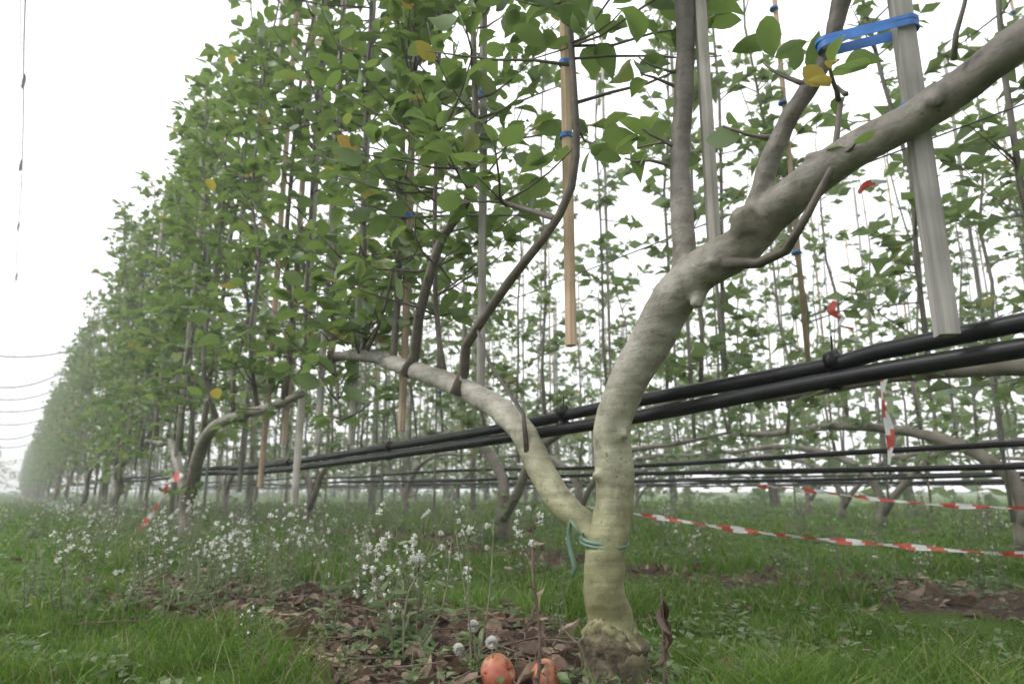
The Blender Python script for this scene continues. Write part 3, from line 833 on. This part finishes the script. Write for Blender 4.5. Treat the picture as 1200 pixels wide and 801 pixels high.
for r, x in enumerate(ROW[1:6]):
    for _ in range([210, 130, 90, 70, 60][r]):
        put(x + .0 + rng.normal(0, .32), .3 + 14 * rng.random() + r * .5, rng.uniform(.4, 1.05) * (1 + r * .18), rng.choice([1, 2, 3, 3, 4, 5, 5, 6, 6, 7, 7]))
mb = MB()
for x, y, z in [(.60, .934, .080), (.60, .885, .065), (.60, .977, .04)]:
    tube(mb, [(x + .01, y + .01, -.01), (x + .004, y, z * .5), (x, y, z)], [.0012] * 3, 5, 0)
    fluff(mb, np.array([x, y, z]), .0090, 2, 220)
mb.obj('dandelion_seed_heads', WM)

# ------------------------------------------------------------------ distant hedgerow closing the orchard
mb = MB(); nl = 13000
yy = rng.uniform(-12, 60, nl); hh = 2.7 + 1.0 * np.array([nz(a, 0, .35, 5) + .6 * nz(a, 3, 1.2, 7) for a in yy])
zz = rng.uniform(0, 1, nl) ** .9 * hh; xx = 12 + rng.normal(0, .5, nl)
xx[:4000] = rng.uniform(-10, 12, 4000); yy[:4000] = 70 + rng.normal(0, .6, 4000)
add_leaves(mb, np.stack([xx, yy, zz], 1), rand_dirs(nl), rng.uniform(.15, .4, nl), False, 0, roll=1.0)
for a in np.arange(-12, 60, 2.5):
    tube(mb, [(12, a, 0), (12.1, a + .2, 1.5), (12, a + .1, 2.6)], [.1, .07, .03], 6, 1)
mb.obj('distant_hedgerow', [M_leaf_haze, M_limb2])

# ------------------------------------------------------------------ thin mist lying over the orchard
m, nt, out = new_mat('mist')
vs = N(nt, 'ShaderNodeVolumeScatter'); vs.inputs['Density'].default_value = .0105; vs.inputs['Color'].default_value = (.96, .98, 1, 1); vs.inputs['Anisotropy'].default_value = .2
nt.links.new(vs.outputs[0], out.inputs['Volume'])
mb = MB()
x0, x1, y0, y1, z0, z1 = -60, 60, -40, 110, -1, 5.5
mb.add([(x0, y0, z0), (x1, y0, z0), (x1, y1, z0), (x0, y1, z0), (x0, y0, z1), (x1, y0, z1), (x1, y1, z1), (x0, y1, z1)],
       [(3, 2, 1, 0), (4, 5, 6, 7), (0, 1, 5, 4), (1, 2, 6, 5), (2, 3, 7, 6), (3, 0, 4, 7)])
mb.obj('mist', [m], smooth=False)

# ------------------------------------------------------------------ sky and sun
w = bpy.data.worlds.new('World'); scene.world = w; w.use_nodes = True
try: w.cycles.sampling_method = 'NONE'
except Exception as e: print(e)
nt = w.node_tree; bg = nt.nodes['Background']
sky = nt.nodes.new('ShaderNodeTexSky'); sky.sky_type = 'NISHITA'; sky.sun_disc = False
el, az = math.radians(48), math.radians(-60)
sky.sun_elevation = el; sky.sun_rotation = az; sky.dust_density = 4
tc = nt.nodes.new('ShaderNodeTexCoord')
cn = nt.nodes.new('ShaderNodeTexNoise'); cn.inputs['Scale'].default_value = 2.2; cn.inputs['Detail'].default_value = 5
nt.links.new(tc.outputs['Generated'], cn.inputs['Vector'])
cr = ramp(nt, [(.3, (16.5, 16.8, 17.2)), (.7, (21.5, 21.6, 21.8))], cn.outputs['Fac'])
c = mixc(nt, .9, sky.outputs[0], cr.outputs[0])
nt.links.new(c, bg.inputs[0]); bg.inputs[1].default_value = .1
sun = bpy.data.lights.new('sun', 'SUN'); sun.energy = 1.5; sun.angle = math.radians(12); sun.color = (1, .98, .94)
so = bpy.data.objects.new('sun', sun); COL.objects.link(so)
sd = Vector((math.sin(az) * math.cos(el), math.cos(az) * math.cos(el), math.sin(el)))
so.rotation_euler = sd.to_track_quat('Z', 'Y').to_euler()

# ------------------------------------------------------------------ camera
cam = bpy.data.cameras.new('camera'); cam.lens = 24; cam.sensor_width = 36; cam.clip_start = .02; cam.clip_end = 3000
cam.dof.use_dof = True; cam.dof.focus_distance = 1.0; cam.dof.aperture_fstop = 6.3
co = bpy.data.objects.new('camera', cam); COL.objects.link(co); co.location = (0, 0, .28)
yaw = math.radians(35.75); pit = math.radians(12.34)
co.rotation_euler = Vector((math.sin(yaw) * math.cos(pit), math.cos(yaw) * math.cos(pit), math.sin(pit))).to_track_quat('-Z', 'Y').to_euler()
scene.camera = co
scene.view_settings.view_transform = 'Standard'; scene.view_settings.look = 'None'; scene.view_settings.exposure = 0
